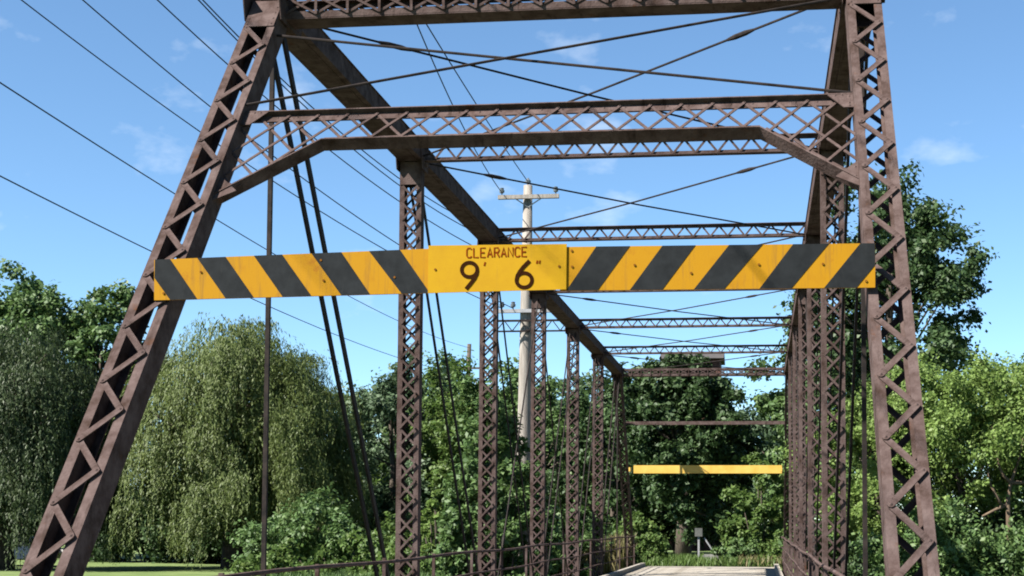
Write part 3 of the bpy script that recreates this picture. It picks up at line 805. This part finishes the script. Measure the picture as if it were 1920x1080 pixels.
# background row between the willow and the bridge
grp = 'trees beyond the bridge on the left'
tree('pale olive tree just right of the willow', gp(-17.2, 66), 11.0, 3.4, .2, 90, 330, .22, L_FAR, .2, grp, shape=.6)
tree('pointed green tree behind the first lattice post', gp(-15.6, 72), 11.6, 3.2, .2, 90, 330, .23, L_MID, .2, grp, shape=.45)
tree('fresh green tree between the first two lattice posts', gp(-12.4, 64), 10.6, 3.2, .2, 100, 330, .21, L_FRESH, .2, grp)
tree('green tree behind the distant dark pole', gp(-15.5, 92), 12.4, 4.8, .2, 90, 330, .28, L_MID, .22, grp)
tree('dark green tree behind the wooden utility pole', gp(-9.3, 62), 10.0, 3.0, .2, 90, 330, .22, L_MID, .2, grp)
tree('rounded green tree seen between pole and far hip', gp(-7.2, 70), 9.8, 3.4, .2, 110, 330, .23, L_MID, .2, grp)
tree('low dark tree by the far left end of the bridge', gp(-5.2, 60), 8.2, 2.4, .1, 70, 330, .20, L_DARK, .16, grp)
tree('deep green tree closing the gap behind the far lattice posts', gp(-10.5, 84), 12.0, 4.4, .2, 110, 330, .27, L_DARK, .24, grp)
tree('dark round tree left of the brick house', gp(-5.9, 78), 9.6, 3.2, .2, 90, 330, .25, L_DARK, .22, grp)
ORD = ('first', 'second', 'third', 'fourth', 'fifth', 'sixth', 'seventh', 'eighth', 'last')
for i_ in range(9):
    xx_ = -25.6 + i_ * 2.25 + float(rng.uniform(-.4, .4))
    tree(ORD[i_] + ' tree from the left in the continuous row behind the lattice posts', gp(xx_, 88 + float(rng.uniform(-4, 4))), 12.0 + float(rng.uniform(-.7, .7)), 2.7, .2, 80, 320, .27, (L_MID, L_FAR, L_FRESH)[i_ % 3], .22, 'background tree row')
# tree at the end of the road
tree('dense dark tree standing at the far end of the road', gp(-1.75, 57), 9.9, 3.0, .5, 320, 330, .20, L_DARK, .3, rcl=(.11, .2), cap=8.5)
tree('pale distant tree right of the dense dark tree', gp(2.6, 112), 13.2, 5.2, .2, 80, 330, .36, L_FAR, .25)
bush('bright green bush at the right far end of the deck', gp(1.5, 49.5), 1.35, 1.3, 4.6, 60, 330, .16, L_FRESH)
bush('low leafy bush left of the far deck end', gp(-3.1, 47.5), 1.1, 1.2, 2.0, 30, 300, .15, L_FRESH)
# right side
tree('tall dark green tree behind the right end post', gp(6.2, 50), 16.3, 3.8, 3.6, 225, 330, .19, L_DARK, .3, rcl=(.13, .23), lean=(.7, 0))
tree('smaller shaded tree between the right lattice posts', gp(4.3, 55), 11.6, 2.6, .3, 100, 330, .21, L_MID, .22)
grp = 'bright bushy trees right of the bridge'
tree('bright yellow green bushy tree just right of the end post', gp(7.0, 34), 7.0, 2.4, 1.8, 170, 400, .105, L_BRIGHT, .14, grp)
tree('yellow green bushy tree at the right edge of the picture', gp(10.2, 35), 7.3, 3.0, 1.9, 200, 400, .11, L_BRIGHT, .15, grp)
tree('bright bushy tree half hidden behind the right end post', gp(4.9, 36), 6.4, 2.0, .9, 120, 380, .105, L_BRIGHT, .12, grp)
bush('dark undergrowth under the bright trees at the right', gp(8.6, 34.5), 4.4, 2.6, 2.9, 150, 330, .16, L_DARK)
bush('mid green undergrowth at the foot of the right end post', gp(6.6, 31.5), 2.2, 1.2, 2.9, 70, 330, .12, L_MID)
bush('shaded green undergrowth behind the right lattice posts', gp(4.4, 38.5), 1.8, 1.5, 4.6, 70, 330, .16, L_MID)
# bare broken branch
bt = empty('dead_tree', gp(9.0, 32.2), 'bare pale broken tree with forked branches among the right bushes', 'tree')
b = MB(); z0 = bt.location.z
def q3(u, v): p = at(u, v, 32.2); return Vector((p.x - bt.location.x, 0, p.z - z0))
b.tube([Vector((.1, .1, -.2)), q3(1892, 1010), q3(1890, 940), q3(1895, 905), q3(1912, 860), q3(1918, 820)], [.09, .075, .06, .045, .03, .015], 8)
b.build('trunk', PALEBARK, bt, True)
for pts in ([(1891, 945), (1868, 955), (1842, 968)], [(1880, 950), (1868, 930), (1856, 905), (1852, 880)], [(1894, 905), (1880, 890), (1872, 870), (1860, 800)], [(1895, 905), (1925, 905), (1950, 895)]):
    b = MB(); b.tube([q3(*p) for p in pts], [.06, .045, .03] if len(pts) == 3 else [.05, .04, .03, .015], 6); b.build('branch', PALEBARK, bt, True)
# shrubs by the left truss
bush('broad light green shrub in front of the willow', gp(-13.9, 43), 2.5, 1.8, 3.1, 60, 430, .15, L_MID)
bush('leafy shrub right of the broad light shrub', gp(-10.6, 43.5), 2.0, 1.6, 2.4, 44, 420, .15, L_FRESH)
bush('tall vine covered shrub between the first lattice posts', gp(-9.3, 41.5), .55, .6, 4.0, 26, 300, .15, L_BRIGHT)
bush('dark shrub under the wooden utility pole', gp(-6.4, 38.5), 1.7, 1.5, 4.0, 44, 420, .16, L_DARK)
bush('green shrub by the far left railing', gp(-4.4, 40), 1.2, 1.2, 2.6, 28, 380, .15, L_MID)
bush('low scrub below the left railing', gp(-11.2, 36.5), 3.6, 1.6, 1.7, 50, 360, .14, L_FRESH)
bush('shrub crowding the foot of the wooden utility pole', gp(-4.75, 28.4), 1.4, .8, 7.1, 150, 330, .13, L_MID)
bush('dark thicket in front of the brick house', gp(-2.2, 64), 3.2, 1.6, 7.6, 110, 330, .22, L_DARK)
bush('dark thicket filling the gap between the two willows', gp(-29.5, 66), 4.6, 2.0, 4.8, 100, 300, .24, L_DARK)
bush('dark thicket added behind the light willow to darken the gaps through it', gp(-22, 66), 7.5, 2.2, 4.6, 150, 300, .24, L_DARK)  # added dark foliage, stands in for the shade behind the willow
bush('low weedy shrub at the left corner of the far deck end', gp(-2.5, 43.6), 1.0, .9, 1.2, 26, 300, .11, L_FRESH)
bush('small weedy shrub right of the pale concrete block', gp(.9, 44.2), .9, .8, 1.0, 24, 300, .11, L_MID)
bush('weedy shrub at the right corner of the far deck end', gp(2.4, 43.4), .8, .8, 1.5, 24, 300, .11, L_FRESH)
# far wood that closes the horizon
k = 620; xs = rng.uniform(-170, 150, k); ys = rng.uniform(125, 190, k); hh = rng.uniform(0, 1, k)
cc = np.stack([xs, ys, -.5 + hh * (9.5 + 2.5 * np.sin(xs * .11) + 1.5 * np.sin(xs * .31))], 1); rc = rng.uniform(1.6, 3.0, k)
C, N, T, L = clump_leaves(cc, rc, 150, .62)
tag(leaf_mesh('distant_woodland', C, N, T, L, L * .7, L_FAR, None), 'low hazy line of distant woodland closing the horizon', 'woodland', None, 'stuff')
# weeds and dry grass at the far end of the deck
def grass(name, label, n, x0, x1, y0, y1, h0, h1, m):
    x = rng.uniform(x0, x1, n); y = rng.uniform(y0, y1, n); h = rng.uniform(h0, h1, n)
    C = np.stack([x, y, gz(x, y) + h * .46], 1)
    T = np.stack([rng.normal(0, .22, n), rng.normal(0, .22, n), np.ones(n)], 1)
    N = np.stack([rng.normal(0, 1, n), rng.normal(0, 1, n), np.full(n, .3)], 1)
    tag(leaf_mesh(name, C, N, T, h, .035 + h * .03, m, None), label, 'grass', None, 'stuff')
grass('tall_grass', 'green weeds and tall grass growing across the far end of the road', 7000, -3.4, 3.4, 41.0, 49, .12, .42, L_FRESH)
grass('dry_grass', 'tan dry grass beside the far left end of the railing', 4200, -6.0, -2.7, 39.5, 44, .5, 1.35, L_DRY)
grass('bank_grass', 'rough grass along the left river bank', 8000, -12, -5, 30, 38, .3, .8, L_MID)
grass('dry_weeds', 'pale dry weeds at the right far end of the road', 900, .9, 3.4, 41, 46, .2, .5, L_DRY)

# ------------------------------------------------------------------ house behind the road-end tree
hs = empty('brick_house', gp(-2.1, 72), 'red brick house front showing through the dense dark tree', 'house')
b = MB(); b.box((0, 1.5, 5.2), 3.1, 3.0, 10.4); b.build('wall', BRICKM, hs)
b = MB(); b.add([(-1.75, -.3, 10.4), (1.75, -.3, 10.4), (1.75, 3.3, 10.4), (-1.75, 3.3, 10.4), (-1.75, 1.5, 10.9), (1.75, 1.5, 10.9)], [(0, 1, 5, 4), (2, 3, 4, 5), (0, 4, 3), (1, 2, 5), (3, 2, 1, 0)]); b.build('roof', ROOFM, hs)
b = MB(); b.box((0, -.06, 9.3), 3.2, .14, .16); b.build('string_course', BRICKM, hs)
for xx in (-.9, .8):
    w = MB(); w.box((xx, -.02, 8.2), .9, .06, 1.4); w = w.build('window', GLASS, hs)
    f = MB()
    for sx in (-1, 1): f.box((xx + sx * .48, -.05, 8.2), .08, .08, 1.52)
    for sz in (-1, 1): f.box((xx, -.05, 8.2 + sz * .74), .88, .08, .08)
    f.box((xx, -.055, 8.2), .88, .05, .05); f.build('frame', BRICKM, w)

# ------------------------------------------------------------------ small things at the far end of the road
bx = at(1310, 998, 46.0); gb = gp(bx.x, 46.0)
gate = empty('barrier_post', gb, 'small pale grey box on a post with slanting brace beyond the deck', 'post')
b = MB(); b.box((0, 0, (bx.z - gb[2]) / 2), .07, .07, bx.z - gb[2]); b.build('post', GALV, gate)
b = MB(); b.box((0, -.05, bx.z - gb[2]), .27, .10, .30); b.build('box', GREYBOX, gate)
b = MB(); b.bar((.2, 0, bx.z - gb[2] - .2), (.75, 0, .1), Yv, .05, .03); b.build('brace', GALV, gate)
sb = at(1332, 1046, 45.0); b = MB(); b.box((0, 0, 0), .55, .35, .16); b.box((0, 0, .1), .46, .28, .05)
o = b.build('concrete_block', CONC); o.location = (sb.x, 45.0, max(sb.z, float(gz(sb.x, 45)) + .2)); tag(o, 'low pale concrete block lying at the end of the deck', 'block')

# ------------------------------------------------------------------ parked car in the shade at the far left
cp = at(28, 1030, 58); cz = float(gz(cp.x, 58))
car = empty('parked_car', (cp.x, 58, cz), 'dark blue car parked in the shade under the left trees', 'car')
b = MB(); prof = [(-2.1, .35), (2.1, .35), (2.15, .62), (2.0, .82), (1.1, .92), (-1.5, .95), (-2.1, .85), (-2.15, .6)]
b.extrude([(x_, z_) for x_, z_ in prof], (0, -.85, 0), (0, .85, 0), X, Z); b.build('body', CARP, car)
b = MB(); prof = [(-1.6, .94), (1.05, .92), (.45, 1.40), (-1.0, 1.44)]
b.extrude(prof, (0, -.75, 0), (0, .75, 0), X, Z); b.build('cabin', GLASS, car)
b = MB(); b.box((-.3, 0, 1.45), 1.4, 1.4, .05); b.build('roof', CARP, car)
for x_ in (-1.3, 1.3):
    for y_ in (-.82, .82):
        b = MB(); b.tube([(x_, y_ - .1, .33), (x_, y_ + .1, .33)], .33, 16); w = b.build('wheel', RUBBER, car)
        b = MB(); b.tube([(x_, y_ - .115, .33), (x_, y_ + .115, .33)], .19, 12); b.build('rim', GALV, w)
for y_ in (-.6, .6):
    b = MB(); b.box((2.1, y_, .70), .12, .32, .14); b.build('headlight', TRIMW, car)
